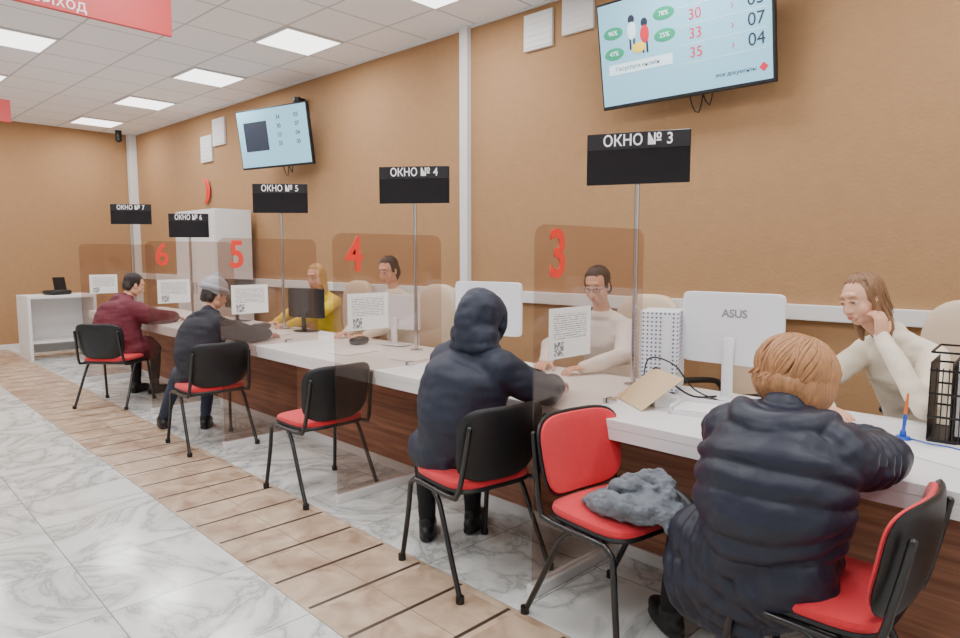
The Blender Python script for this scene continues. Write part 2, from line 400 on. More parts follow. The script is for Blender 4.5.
# ------------------------------------------------------------ TVs
def tv(c,yaw,w,h,tilt):
    g=grp('wall_television',B(*c),TH+rad(yaw),rad(tilt))
    M().box((0,.0,0),(w,.045,h)).obj('housing',M_blackp,g,smooth=False,bevel=.006)
    M().box((0,-.0235,.004),(w-.03,.002,h-.04)).obj('screen',M_screen,g,smooth=False)
    M().box((0,.08,0),(.3,.12,.25)).obj('wall_bracket',M_blackp,g,smooth=False)
    M().tube([(.02,.05,-h*.4),(.03,.07,-h*.58),(.08,.06,-h*.65),(.13,.05,-h*.45)],.005,n=6,step=.03).tube([(.10,.05,-h*.4),(.13,.07,-h*.56),(.16,.06,-h*.6),(.2,.05,-h*.45)],.005,n=6,step=.03).obj('cable',M_blackp,g)
    return g
g=tv((-2.2,4.36,2.95),0,1.26,.74,10)
ys=-.026
for i,(a,b) in enumerate((('34','02'),('30','03'),('33','07'),('35','04'))):
    z=.265-i*.12
    text('queue_ticket',a,.095,M_sred,g,(.12,ys,z)); text('queue_window',b,.11,M_sdark,g,(.52,ys,z+.0))
    text('row_arrow','›',.07,M_sred,g,(.37,ys,z))
    M().box((.29,ys,z-.06),(.58,.001,.003)).obj('row_line',M_screen2,g,smooth=False)
M().box((-.30,ys,-.10),(.5,.001,.07)).obj('info_banner',M_screen2,g,smooth=False)
for (x,z,t) in ((-.50,.15,'96%'),(-.10,.20,'78%'),(-.50,.01,'47%'),(-.10,.06,'25%')):
    M().ell((x,ys,z),(.08,.002,.042),e2=.6).obj('info_pill',M_sgreen,g)
    text('info_text',t,.045,M_screen2,g,(x,ys-.003,z))
def person_icon(x,z,col):
    M().ell((x,ys,z+.075),(.026,.002,.03)).obj('icon_head',M_sdark,g); M().ell((x,ys-.001,z),(.035,.002,.06),e2=.7).obj('icon_body',col,g)
    M().box((x-.015,ys,z-.085),(.014,.002,.08)).box((x+.015,ys,z-.085),(.014,.002,.08)).obj('icon_legs',M_sdark,g,smooth=False)
person_icon(-.35,.14,M_screen2); person_icon(-.25,.10,M_sred); M().ell((-.30,ys-.002,.02),(.055,.002,.035)).obj('icon_coins',M_syel,g)
text('info_caption','Госуслуги онлайн',.04,M_sdark,g,(-.32,ys-.001,-.10))
text('footer','мои документы',.035,M_sdark,g,(.38,ys,-.27)); text('footer_logo','◆',.06,M_sred,g,(.56,ys,-.27))
g=tv((-7.33,4.26,2.90),12,1.2,.70,8)
M().box((-.28,ys,.03),(.4,.002,.34)).obj('video_window',M_sdark,g,smooth=False)
for i in range(4):
    text('queue_ticket',('34','30','33','35')[i],.07,M_sdark,g,(.12,ys,.22-i*.1)); text('queue_window',('03','07','04','05')[i],.07,M_sdark,g,(.42,ys,.22-i*.1))

# ------------------------------------------------------------ wall items
def wallbox(name,xb,z,w,h,d=.03,mat=M_wpaint,slats=True):
    p=B(xb,YW-d/2-.002,z); g=grp(name,p,TH)
    M().box((0,0,0),(w,d,h)).obj('cover',mat,g,smooth=False,bevel=.004)
    if slats:
        m=M()
        for i in range(6): m.box((0,-d/2-.003,-h*.4+i*h*.16),(w*.86,.006,.01))
        m.obj('louvers',M_white,g,smooth=False)
wallbox('air_vent',-3.60,3.38,.30,.30); wallbox('air_vent',-3.20,3.43,.30,.30)
wallbox('air_vent',-9.80,3.06,.36,.38); wallbox('air_vent',-9.4,3.26,.36,.38)
p=B(-9.95,YW-.03,2.45); g=grp('wall_emblem',p,TH)
mm=M()
for k in(0,1):
    pts=[(.14*math.cos(rad(a))+(.05*k),0,.18*math.sin(rad(a))) for a in range(-80,81,20)]
    mm.tube(pts,[.01+.03*math.sin(math.pi*i/8) for i in range(9)],n=8,step=.03)
mm.map(lambda p:V((p.x,p.y*.3,p.z))); mm.obj('emblem_shape',M_red,g)
for xb,yb,z in ((-7.2,YW-.1,3.3),(XL+.35,YW-.35,3.45)):
    g=grp('security_camera',B(xb,yb,z),TH)
    M().cyl((0,0,.03),.05,.12 if z>3.4 else .05,20).ell((0,0,0),(.055,.055,.05)).obj('dome',M_blackp,g)
    if z<3.4: M().box((0,.06,.06),(.04,.09,.04)).obj('bracket',M_blackp,g,smooth=False)
for xb in(-4.81,-9.2):
    g=grp('hanging_exit_sign',B(xb,1.36,3.125),TH)
    M().box((0,0,0),(.03,1.34,.25)).obj('sign_board',M_redsign,g,smooth=False,bevel=.003)
    m=M()
    for y in(-.5,.5): m.cyl((0,y,.125),.006,HZ-3.25,8)
    m.obj('hangers',M_chrome,g)
    text('label','Выход',.10,M_wtext,g,(.017,-.015,-.072),(rad(90),0,rad(90)),.001)

# ------------------------------------------------------------ cabinet, far desk
g=grp('tall_cabinet',B(-9.0,4.25,0),TH)
M().box((0,0,1.05),(1.2,.5,2.1)).obj('carcass',M_wpaint,g,smooth=False,bevel=.004)
m=M()
for sx in(-1,1): m.box((sx*.297,-.258,1.06),(.585,.016,2.02))
m.obj('doors',M_white,g,smooth=False,bevel=.003)
M().box((-.04,-.275,1.05),(.012,.02,.16)).box((.04,-.275,1.05),(.012,.02,.16)).obj('handles',M_chrome,g,smooth=False)
g=grp('white_side_desk',(-11.4,2.42,0),rad(2.5))
M().box((0,0,.90),(.60,.88,.04)).box((0,-.42,.44),(.60,.04,.88)).box((0,.42,.44),(.60,.04,.88)).box((-.27,0,.46),(.03,.80,.82)).obj('desk_body',M_white,g,smooth=False,bevel=.003)
M().box((0,0,.25),(.52,.80,.03)).obj('shelf',M_white,g,smooth=False)
g=grp('card_terminal',(-11.35,2.42,.92),rad(20))
M().ell((0,0,.035),(.14,.16,.035),e1=.4,e2=.4).obj('body',M_blackp,g)
M().box((-.06,.1,.16),(.015,.18,.22),mx=Matrix.Rotation(rad(-12),4,'Y')).obj('display',M_blackp,g,smooth=False,bevel=.004)

# ------------------------------------------------------------ visitor chair
def visitor_chair(x,y,head,name='visitor_chair'):
    g=grp(name,(x,y,0),rad(head)-math.pi/2)
    m=M()
    for s in(-1,1):
        m.tube([(s*.255,.25,.015),(s*.24,.215,.25),(s*.235,.195,.405),(s*.235,.16,.432),(s*.235,-.14,.432),(s*.232,-.20,.46),(s*.222,-.235,.60),(s*.215,-.265,.76)],.0125,n=10,step=.025)
        m.tube([(s*.238,-.02,.425),(s*.242,-.07,.38),(s*.252,-.17,.18),(s*.26,-.255,.015)],.0125,n=10,step=.03)
    m.tube([(-.235,.12,.425),(.235,.12,.425)],.009,n=8); m.tube([(-.235,-.1,.425),(.235,-.1,.425)],.009,n=8)
    m.obj('tube_frame',M_bmetal,g)
    m=M()
    for s in(-1,1):
        m.cyl((s*.256,.253,0),.019,.03,12); m.cyl((s*.262,-.258,0),.019,.03,12)
    m.obj('foot_caps',M_blackp,g)
    M().ell((0,.01,.452),(.232,.215,.022),e1=.6,e2=.45,nu=40).obj('seat_shell',M_blackp,g)
    M().ell((0,.01,.475),(.228,.212,.032),e1=.6,e2=.45,nu=40).map(lambda p:V((p.x,p.y,p.z-.10*max(0,p.y-.13)))).obj('seat',M_redf,g)
    R=Matrix.Rotation(rad(90),4,'X')
    T=Matrix.Translation((0,-.235,.665))@Matrix.Rotation(rad(10),4,'X')
    def bend(p): 
        q=T.inverted()@p; q.y+=1.0*q.x*q.x-.02+.35*(q.z*q.z); 
        q.x*=(1+.25*q.z/.33*.4); return T@q
    M().ell((0,0,0),(.24,.178,.018),e1=.7,e2=.5,nu=40,mx=T@R).map(bend).obj('back_shell',M_blackp,g)
    M().ell((0,0,0),(.228,.166,.024),e1=.7,e2=.5,nu=40,mx=T@Matrix.Translation((0,.016,0))@R).map(bend).obj('backrest',M_redf,g)
    return g
visitor_chair(-.66,2.17,180)
visitor_chair(-1.48,2.23,-8)
visitor_chair(-2.24,2.16,172)
visitor_chair(-3.70,2.2,180)
visitor_chair(-5.22,2.12,178)
visitor_chair(-7.32,2.02,132)

def office_chair(x,y,head,h=.0):
    g=grp('office_chair',(x,y,0),rad(head)-math.pi/2)
    m=M()
    for k in range(5):
        a=rad(72*k+18); m.tube([(0,0,.1),(.28*math.cos(a),.28*math.sin(a),.06)],[.03,.018],n=8)
        m.ell((.29*math.cos(a),.29*math.sin(a),.03),(.03,.03,.03),nu=10,nv=8)
    m.cyl((0,0,.08),.025,.36+h,12).obj('star_base',M_blackp,g)
    M().ell((0,0,.47+h),(.25,.25,.055),e1=.6,e2=.5,nu=32).obj('seat',M_beige,g)
    def bd(p): return V((p.x,p.y+.5*p.x*p.x,p.z))
    M().ell((0,-.25,.86+h),(.27,.055,.36),e1=.6,e2=.55,nu=36,nv=20).map(bd).obj('backrest',M_beige,g)
    m=M()
    for s in(-1,1): m.tube([(s*.25,-.2,.5+h),(s*.29,-.18,.62+h),(s*.29,.12,.64+h)],[.018,.02,.022],n=8,step=.04)
    m.obj('armrests',M_blackp,g)
office_chair(-.66,4.0,-100,.05)
office_chair(-2.55,3.98,-90)
office_chair(-1.95,4.1,-120)
office_chair(-4.85,3.98,-90)
office_chair(-6.2,3.98,-90)

# ------------------------------------------------------------ people
def hand(wr,f,pn,side,parent,name,curl=25,skin=M_skin):
    f=V(f).normalized(); pn=V(pn); pn=(pn-f*pn.dot(f)).normalized()
    Z=-pn; X=f.cross(Z)
    mx=Matrix.Translation(V(wr))@Matrix((X,f,Z)).transposed().to_4x4()
    s=1 if side=='L' else -1
    m=M()
    m.ell((0,.045,0),(.038,.052,.014),e2=.7,nu=16)
    m.ell((s*.022,.03,-.006),(.018,.03,.013),nu=10,nv=8)
    m.tube([(0,-.03,0),(0,.02,0)],[(.027,.02),(.030,.017)],n=12)
    for bx,ln,sp in((.028,.072,5),(.0095,.080,1),(-.0095,.074,-3),(-.027,.058,-8)):
        p=V((s*bx,.085,0));a=0;pts=[p-V((0,.02,0)),p]
        for q,c in((.45,curl*.8),(.3,curl*1.1),(.25,curl*.8)):
            a+=rad(c); p=p+V((math.sin(rad(sp))*s*math.cos(a),math.cos(a),-math.sin(a)))*ln*q; pts.append(p)
        m.tube(pts,[.0095,.009,.0085,.0078,.0066],n=8)
    p=V((s*.024,.018,-.004)); pts=[p]
    for d,l in(((.8,.55,-.25),.042),((.5,.8,-.35),.03),((.3,.9,-.4),.024)): p=p+V((s*d[0],d[1],d[2])).normalized()*l; pts.append(p)
    m.tube(pts,[.014,.0115,.0105,.008],n=8)
    m.map(lambda p:mx@p)
    return m.blob(name,skin,parent,.0035,it=2)
def locks(m,c,r,n,amin,p1,hang=0,rr=.0065,seed=1,jit=.01,amax=180,amp=1.0):
    # strands of hair running from the crown over an ellipsoid; a = angle from face direction
    rnd=random.Random(seed)
    for i in range(n):
        a=amin+(amax-amin)*(i+rnd.random()*.6)/n
        for s in(-1,1):
            az=rad(90+s*(a+rnd.uniform(-2,2)))
            pts=[];e=p1+rnd.uniform(-9,7)
            k=1+rnd.uniform(-.012,.022)*amp; f1=rnd.uniform(-.3,.3)
            for q in range(8):
                ph=rad(6+(e-6)*q/7)
                kk=k*(1+.012*amp*math.sin(q*1.5+i*.9)); w=.10*amp*s*math.sin(q*.75+i*.22+f1)
                x=c[0]+r[0]*kk*math.sin(ph)*math.cos(az+w); y=c[1]+r[1]*kk*math.sin(ph)*math.sin(az+w); z=c[2]+r[2]*kk*math.cos(ph)
                pts.append(V((x,y,z)))
            if hang:
                h=hang*rnd.uniform(.8,1.1)
                pts.append(pts[-1]+V((rnd.uniform(-jit,jit),rnd.uniform(-jit,jit),-h*.5))); pts.append(pts[-1]+V((rnd.uniform(-jit,jit),rnd.uniform(-jit,jit),-h*.5)))
            L=len(pts)
            m.tube(pts,[rr*(.6+.6*math.sin(math.pi*min(1,(j+1)/L*.8))) *(1 if j<L-1 else .35) for j in range(L)],n=6,step=.015)
def head(c,look,tilt,parent,hair,hm,neckbase,female=True,coatm=None,glasses=False):
    look=V(look).normalized(); up=V((0,0,1))
    Y=look; X=Y.cross(up).normalized(); Z=X.cross(Y)
    if tilt: R=Matrix.Rotation(rad(tilt),3,Y); X=R@X; Z=R@Z
    mx=Matrix.Translation(V(c))@Matrix((X,Y,Z)).transposed().to_4x4()
    iv=mx.inverted()
    m=M()
    m.ell((0,-.012,.03),(.073,.092,.085)); m.ell((0,.010,-.02),(.064,.077,.083)); m.ell((0,.040,-.083),(.035,.036,.027))
    for s in(-1,1):
        m.ell((s*.034,.048,-.032),(.029,.028,.036)); m.ell((s*.074,-.004,-.006),(.010,.020,.032),rot=Matrix.Rotation(rad(s*15),3,'Z'))
        m.ell((s*.011,.09,-.032),(.009,.010,.007)); m.ell((s*.034,.005,-.065),(.03,.05,.034))
        m.tube([(s*.016,.0835,.0165),(s*.031,.0865,.0195),(s*.047,.077,.0155)],.0050,n=8,step=.006)
    m.tube([(0,.082,.02),(0,.096,-.012),(0,.101,-.028)],[.008,.0095,.0115],n=8)
    m.ell((0,.074,.044),(.045,.012,.014)); m.ell((0,.078,-.062),(.028,.016,.016))
    nb=iv@V(neckbase)
    m.tube([(0,-.015,-.05),(0,-.02,-.10),nb],[.052,.050,.062 if not female else .054],n=14,step=.03)
    m.map(lambda p:mx@p); m.blob('head',M_skin,parent,.005,it=3)
    e=M();i=M();b=M()
    for s in(-1,1):
        e.ell((s*.031,.0735,.009),(.0125,.0112,.0055),nu=14,nv=10); i.ell((s*.031,.0825,.0086),(.0058,.0030,.0048),nu=10,nv=8)
        b.tube([(s*.014,.087,.032),(s*.032,.086,.038),(s*.05,.076,.032)],[.0020,.0026,.0015],n=6)
        b.tube([(s*.018,.0855,.0125),(s*.031,.0885,.0142),(s*.046,.079,.0115)],[.0010,.0013,.0009],n=6)
    for mmx,nm,mt in((e,'eyes',M_eyew),(i,'irises',M_iris),(b,'eyebrows',H_dark if hm is H_dark else H_blond)):
        mmx.map(lambda p:mx@p); mmx.obj(nm,mt,parent,world=True)
    l=M(); l.tube([(-.023,.083,-.059),(0,.0945,-.056),(.023,.083,-.059)],[.002,.0042,.002],n=8,step=.006); l.tube([(-.020,.083,-.062),(0,.094,-.065),(.020,.083,-.062)],[.002,.0048,.002],n=8,step=.006)
    l.map(lambda p:mx@p); l.obj('lips',M_lips,parent,world=True)
    if glasses:
        q=M()
        for s in(-1,1):
            q.tube([(s*.033+.022*math.cos(rad(a)),.097-.35*abs(.022*math.cos(rad(a))*s+.011)*.5,.008+.016*math.sin(rad(a))) for a in range(0,360,20)],[.0016]*18,n=6,closed=True,rnd=False)
            q.tube([(s*.055,.092,.012),(s*.076,.04,.012),(s*.078,-.005,.008)],.0015,n=6)
        q.tube([(-.011,.098,.010),(.011,.098,.010)],.0015,n=6)
        q.map(lambda p:mx@p); q.obj('eyeglasses',M_blackp,parent,world=True)
    h=M(); mat=hm; K=M()
    if hair in('short','back','beanie','bob','long'):
        k=1.0 if hair in('short','beanie') else 1.03
        h.ell((0,-.030,.036),(.080*k,.092*k,.086*k)); h.ell((0,-.06,-.01),(.072*k,.055,.07))
        for s in(-1,1): h.ell((s*.070,.000,.022),(.011,.028,.045)); h.ell((s*.05,-.06,-.04),(.025,.035,.04))
    if hair in('short','back'):
        locks(K,(0,-.026,.037),(.080,.094,.089),34,66,92,0,.0042,amp=.3)
        locks(K,(0,-.020,.036),(.077,.087,.088),24,0,54,0,.0042,9,amax=72,amp=.4)
    if hair=='back':
        h.tube([(0,-.10,.0),(0,-.13,-.02),(0,-.13,-.07),(0,-.105,-.12)],[.03,.032,.028,.012],n=12,step=.02)
    if hair=='bob':
        h.ell((0,-.03,.04),(.108,.122,.086)); h.ell((0,-.055,-.035),(.112,.094,.085))
        for s in(-1,1): h.ell((s*.090,-.005,-.03),(.032,.074,.08)); h.ell((s*.078,.045,-.02),(.02,.035,.06))
        h.tube([(-.055,.068,.06),(0,.082,.062),(.06,.065,.05)],[.018,.02,.018],n=10,step=.02)
        locks(K,(0,-.03,.02),(.116,.132,.108),95,46,124,.025,.0046,5,.008,amp=1.0); locks(K,(0,-.03,.02),(.110,.126,.112),30,0,62,0,.0046,6,amp=.6,amax=50)
    if hair=='long':
        h.ell((0,-.055,-.06),(.082,.055,.11)); h.ell((0,-.07,-.15),(.07,.04,.09))
        for s in(-1,1): h.ell((s*.070,-.020,-.05),(.018,.040,.1)); h.tube([(s*.070,-.03,-.06),(s*.078,-.03,-.13),(s*.075,-.02,-.20)],[.022,.024,.012],n=10,step=.02)
        locks(K,(0,-.026,.038),(.084,.099,.090),46,70,98,.13,.0042,2,.008,amp=.35); locks(K,(0,-.022,.038),(.078,.086,.087),30,6,48,0,.0042,8,amp=.3,amax=80)
    def sd(co):
        q=iv@co; a=math.atan2(q.x,q.y-.02); return .004*noise.noise(V((a*9,q.z*7,0)))+.002*noise.noise(V((a*25,q.z*12,3)))
    if hair!='hood':
        h.map(lambda p:mx@p); h.blob('hair',mat,parent,.006,disp=sd,it=3)
        if K.v: K.map(lambda p:mx@p); K.obj('hair_locks',mat,parent,world=True)
    if hair=='beanie':
        t=M(); t.ell((0,-.02,.06),(.098,.112,.096)); t.tube([(.098*math.cos(rad(a)),-.018+.108*math.sin(rad(a)),.045) for a in range(0,360,15)],[.020]*24,n=10,closed=True,rnd=False); t.ell((0,-.03,.16),.03)
        t.map(lambda p:mx@p); t.blob('knit_hat',M_beanie,parent,.006,disp=lambda co:.002*math.sin((iv@co).z*400),it=2)
    if hair=='hood':
        t=M(); t.ell((0,-.04,.03),(.108,.118,.125)); t.ell((0,-.085,.0),(.085,.095,.12)); t.ell((0,-.055,-.08),(.12,.11,.09)); t.ell((0,-.04,-.13),(.13,.11,.05))
        t.tube([(.090*math.cos(rad(a)),.045-.012*math.sin(rad(a)),.01+.112*math.sin(rad(a))) for a in range(0,360,15)],[.014]*24,n=10,closed=True,rnd=False)
        t.map(lambda p:mx@p); t.blob('hood',coatm,parent,.008,disp=lambda co:.008*noise.noise(co*11)+.005*noise.noise(co*27),it=3)
    return mx
def person(name,P,C,hipf,shf,hd,look,arms,legs,top,pants=M_trous,hair='short',hm=H_dark,bulk=0,puff=None,tilt=0,female=True,skirt=None,wr=.034,bend=(0,0,0),collar=True,extra=None,shw=.165,boxy=0,glasses=False):
    P=V(P);C=V(C);hd=V(hd)
    g=grp(name,(P.x,P.y,0))
    hf=V((hipf[0],hipf[1],0)).normalized(); sf=V((shf[0],shf[1],0)).normalized()
    hl=V((-hf.y,hf.x,0)); sl=V((-sf.y,sf.x,0))
    b=bulk; up=(C-P).normalized()
    m=M()
    mid=P.lerp(C,.42)+V(bend)
    hs=[hl,hl,hl.lerp(sl,.5).normalized(),sl,sl,sl]
    st=.009 if puff else .014
    m.tube([P+V((0,0,-.06)),P+V((0,0,.04)),mid,P.lerp(C,.76)+V(bend)*.6,C-up*.03,C+up*.06],[(.15,.12),(.165+b,.125+b),(.148+b+boxy,.116+b+boxy),(.168+b+boxy*.8,.122+b+boxy*.7),(.140+b*.7+boxy*.3,.088+b*.8),(.062,.060)],n=32,hint=hs,step=st,puff=puff)
    for s,k in((1,'L'),(-1,'R')):
        S=C+sl*s*shw-up*.045
        el,w=V(arms[k][0]),V(arms[k][1])
        m.tube([C+up*.025+sl*s*.03,C+sl*s*shw*.55-up*.004,S],[(.045+b*.4),(.05+b*.7),(.054+b*.9)],n=14,step=.02)
        m.tube([S,S.lerp(el,.5)+V((0,0,-.01)),el],[.056+b*.9,.052+b*.95,.045+b*.85],n=20,step=st,puff=puff)
        m.ell(el,.043+b*.85,nu=14,nv=10)
        m.tube([el,el.lerp(w,.5),w],[.044+b*.8,.040+b*.75,wr+b*.45],n=20,step=st,puff=puff)
        hipj=P+hl*s*.09+V((0,0,-.02)); kn=V(legs[k][0])
        if skirt: 
            q=hipj.lerp(kn,skirt); m.tube([hipj,q],[(.095+b,.09+b),(.085+b,.08+b)],n=18,step=st,puff=puff)
    if skirt:
        km=(V(legs['L'][0])+V(legs['R'][0]))/2
        m.tube([P+V((0,0,-.03)),P.lerp(km,skirt*.95)+V((0,0,-.04))],[(.17,.12),(.15,.10)],n=18,hint=hl,step=st,puff=puff)
    if collar:
        m.tube([C+up*.045+V((.07*math.cos(rad(a)),.07*math.sin(rad(a)),0)) for a in range(0,360,20)],[.020+b*.4]*18,n=10,closed=True,rnd=False)
    if extra: extra(m)
    def dsp(co):
        a=(.006+b*.05)*noise.noise(co*8)
        w=V((co.x*9,co.y*9,co.z*26))
        return a+(.0045+b*.05)*noise.noise(w+V((5,1,2)))+b*.04*noise.noise(co*34)
    m.blob('upper_clothing',top,g,.0065 if puff else .010,disp=dsp,it=1 if puff else 3)
    m=M()
    sh=M()
    for s,k in((1,'L'),(-1,'R')):
        hipj=P+hl*s*.09+V((0,0,-.03)); kn=V(legs[k][0]); an=V(legs[k][1]); td=V(legs[k][2]).normalized()
        m.tube([hipj,hipj.lerp(kn,.5),kn],[.085,.075,.060],n=16,step=.02); m.ell(kn,.06,nu=14,nv=10)
        m.tube([kn,kn.lerp(an,.4),an],[.059,.055,.044],n=16,step=.02)
        z0=an.z-.09
        R=Matrix((V((td.y,-td.x,0)),td,V((0,0,1)))).transposed()
        f=V((an.x,an.y,z0))
        sh.ell(f+td*.05+V((0,0,.045)),(.046,.13,.042),rot=R,e1=.8,e2=.8); sh.ell(f+V((0,0,.08)),(.046,.055,.06),rot=R); sh.ell(f+td*.05+V((0,0,.012)),(.047,.134,.012),rot=R,e1=.5,e2=.8)
    m.ell(P+V((0,0,-.03)),(.16,.14,.09),rot=Matrix((V((hf.y,-hf.x,0)),hf,V((0,0,1)))).transposed())
    m.blob('trousers',pants,g,.012,disp=lambda co:.006*noise.noise(co*12),it=4)
    sh.blob('shoes',M_shoe,g,.008,it=2)
    head(hd,look,tilt,g,hair,hm,C+up*.03,female,top,glasses)
    for k in('L','R'):
        a=arms[k]
        hand(a[1],a[2],a[3],k,g,'hand_'+k,a[4] if len(a)>4 else 25)
    return g

PF=(.022,.062)
def ex1(m):
    m.tube([(-.74,2.06,.52),(-.90,2.12,.44),(-1.01,2.19,.38),(-1.06,2.25,.34)],[(.17,.16),(.20,.19),(.20,.20),(.17,.17)],n=28,hint=V((-.66,-.75,0)),step=.009,puff=PF)
    m.tube([(-.86,2.0,.62),(-.91,1.99,.45),(-.93,2.02,.30)],[(.12,.07),(.15,.07),(.16,.045)],n=24,hint=V((-1,.3,0)),step=.009,puff=PF)
    # hood lying on the back
    m.tube([(-.93,2.13,1.0),(-.88,2.04,.985),(-.80,2.01,.975),(-.72,2.04,.985),(-.67,2.13,1.0)],[.04,.055,.06,.055,.04],n=16,step=.02)
person('customer_in_puffer_coat',(-.79,2.08,.58),(-.80,2.13,.955),(-.7,.7),(.12,1),(-.795,2.26,1.10),(.55,.78,-.42),
  {'L':((-1.08,2.38,.845),(-.90,2.63,.835),(.5,1,-.15),(0,0,-1),20),'R':((-.585,2.38,.85),(-.74,2.61,.838),(-.5,.85,-.12),(-.1,0,-1),40)},
  {'L':((-1.18,2.22,.48),(-1.27,2.32,.09),(-.7,.5,0)),'R':((-1.06,2.46,.48),(-1.10,2.55,.09),(-.3,.9,0))},
  M_navy,hair='bob',hm=H_ging,bulk=.045,puff=PF,skirt=.6,bend=(.0,-.05,0),extra=ex1,boxy=.035,shw=.17)
def ex2(m):
    m.tube([(-2.36,2.06,.62),(-2.40,2.05,.50),(-2.42,2.07,.42)],[(.13,.06),(.15,.06),(.15,.04)],n=20,hint=V((-1,.3,0)),step=.02)
person('customer_in_hooded_coat',(-2.31,2.14,.57),(-2.265,2.17,1.03),(-.75,.66),(-.05,1),(-2.24,2.23,1.19),(-.1,1,-.2),
  {'L':((-2.55,2.42,.86),(-2.36,2.66,.835),(.4,1,-.1),(0,0,-1)),'R':((-2.0,2.41,.86),(-2.15,2.66,.835),(-.4,1,-.1),(0,0,-1))},
  {'L':((-2.68,2.22,.49),(-2.64,2.20,.09),(-.6,.6,0)),'R':((-2.57,2.46,.49),(-2.54,2.44,.09),(-.4,.9,0))},
  M_navy2,hair='hood',bulk=.036,skirt=.7,bend=(0,-.03,0),boxy=.03,extra=ex2)
person('customer_in_knit_hat',(-5.32,2.12,.55),(-5.42,2.2,.98),(-.85,.5),(-.2,1),(-5.48,2.30,1.17),(-.1,1,-.35),
  {'L':((-5.64,2.44,.85),(-5.46,2.66,.83),(.4,1,-.1),(0,0,-1)),'R':((-5.18,2.44,.86),(-5.31,2.66,.83),(-.4,1,-.1),(0,0,-1))},
  {'L':((-5.76,2.08,.50),(-6.0,2.02,.09),(-1,.2,0)),'R':((-5.70,2.32,.50),(-5.74,2.28,.09),(-.8,.5,0))},
  M_dark,pants=M_jeans,hair='beanie',bulk=.03,skirt=.25,bend=(0,-.05,0),boxy=.02)
person('customer_in_burgundy_coat',(-7.46,2.14,.55),(-7.58,2.2,1.0),(-.6,.8),(0,1),(-7.63,2.34,1.18),(.05,1,-.4),
  {'L':((-7.88,2.42,.86),(-7.68,2.66,.83),(.4,1,-.1),(0,0,-1)),'R':((-7.28,2.42,.86),(-7.44,2.66,.83),(-.4,1,-.1),(0,0,-1))},
  {'L':((-7.76,2.36,.50),(-7.78,2.36,.09),(-.5,.8,0)),'R':((-7.56,2.50,.50),(-7.58,2.48,.09),(-.3,.9,0))},
  M_burg,hair='short',hm=H_dark,bulk=.055,skirt=.6,bend=(0,-.05,0),boxy=.045)
# clerks
person('office_clerk',(-.76,3.86,.56),(-.86,3.66,1.07),(-.1,-1),(-.25,-1),(-.985,3.52,1.285),(-.42,-.90,-.28),
  {'L':((-.66,3.32,.845),(-.868,3.44,1.12),(-.12,.06,1),(-.8,.45,.1),38),'R':((-1.16,3.40,.85),(-1.0,3.16,.822),(.7,-.7,-.06),(0,0,-1),18)},
  {'L':((-.70,3.45,.52),(-.70,3.50,.09),(0,-1,0)),'R':((-.90,3.44,.52),(-.92,3.5,.09),(0,-1,0))},
  M_cream,hair='long',hm=H_blond,bulk=.010,tilt=8,bend=(0,.04,0),shw=.155)
person('office_clerk',(-2.62,3.84,.56),(-2.60,3.72,1.06),(0,-1),(.1,-1),(-2.57,3.60,1.30),(.25,-1,-.4),
  {'L':((-2.28,3.5,.88),(-2.40,3.24,.82),(-.4,-1,0),(0,0,-1)),'R':((-2.88,3.5,.88),(-2.70,3.24,.82),(.4,-1,0),(0,0,-1))},
  {'L':((-2.48,3.42,.52),(-2.48,3.48,.09),(0,-1,0)),'R':((-2.68,3.42,.52),(-2.68,3.48,.09),(0,-1,0))},
  M_wshirt,hair='short',hm=H_dark,bulk=.018,female=False,glasses=True)
person('office_clerk',(-4.92,3.84,.62),(-4.86,3.70,1.12),(0,-1),(.3,-1),(-4.84,3.60,1.36),(.3,-1,-.35),
  {'L':((-4.60,3.5,.90),(-4.68,3.24,.82),(-.4,-1,0),(0,0,-1)),'R':((-5.12,3.5,.90),(-4.98,3.24,.82),(.4,-1,0),(0,0,-1))},
  {'L':((-4.82,3.42,.56),(-4.82,3.48,.09),(0,-1,0)),'R':((-5.02,3.42,.56),(-5.02,3.48,.09),(0,-1,0))},
  M_cream,hair='back',hm=H_dark,bulk=.008,shw=.15)
person('office_clerk',(-6.2,3.84,.56),(-6.12,3.7,1.06),(0,-1),(.3,-1),(-6.05,3.58,1.28),(.5,-1,-.35),
  {'L':((-5.85,3.46,.9),(-5.95,3.22,.82),(-.4,-1,0),(0,0,-1)),'R':((-6.42,3.5,.9),(-6.25,3.24,.82),(.4,-1,0),(0,0,-1))},
  {'L':((-6.1,3.42,.52),(-6.1,3.48,.09),(0,-1,0)),'R':((-6.3,3.42,.52),(-6.3,3.48,.09),(0,-1,0))},
  M_yell,hair='long',hm=H_gold,bulk=.012)

# ------------------------------------------------------------ desk equipment
def monitor(x,y,rz,w=.54,h=.33,white=True,zc=.34,label=None):
    mt=M_wsteel if white else M_blackp
    g=grp('computer_monitor',(x,y,CZ),rad(rz))   # back faces -y
    M().ell((0,0,zc),(w/2,.016,h/2),e1=.12,e2=.2,nu=40,nv=20).obj('back_shell',mt,g)
    M().box((0,.0165,zc),(w-.02,.003,h-.02)).obj('screen',M_blackp,g,smooth=False)
    M().tube([(0,-.03,.01),(0,-.035,zc*.6),(0,-.022,zc-.05)],[(.03,.012),(.028,.012),(.03,.01)],n=12,step=.04,hint=V((1,0,0))).obj('stand',mt,g)
    M().ell((0,0,.008),(.12,.09,.008),e2=.5,nu=28).obj('stand_base',mt,g)
    if label: text('back_lettering',label,.055,M_greyt,g,(.02,-.0175,zc+.075),ext=.0006,bold=.001)
    return g
monitor(-1.47,3.2,2,.51,.36,True,.355,'ASUS')
monitor(-3.18,3.2,10,.54,.36,True,.36)
monitor(-4.25,3.24,14,.46,.28,True,.27); monitor(-5.62,3.22,14,.46,.28,False,.27); monitor(-7.0,3.2,10,.5,.32,False,.3)
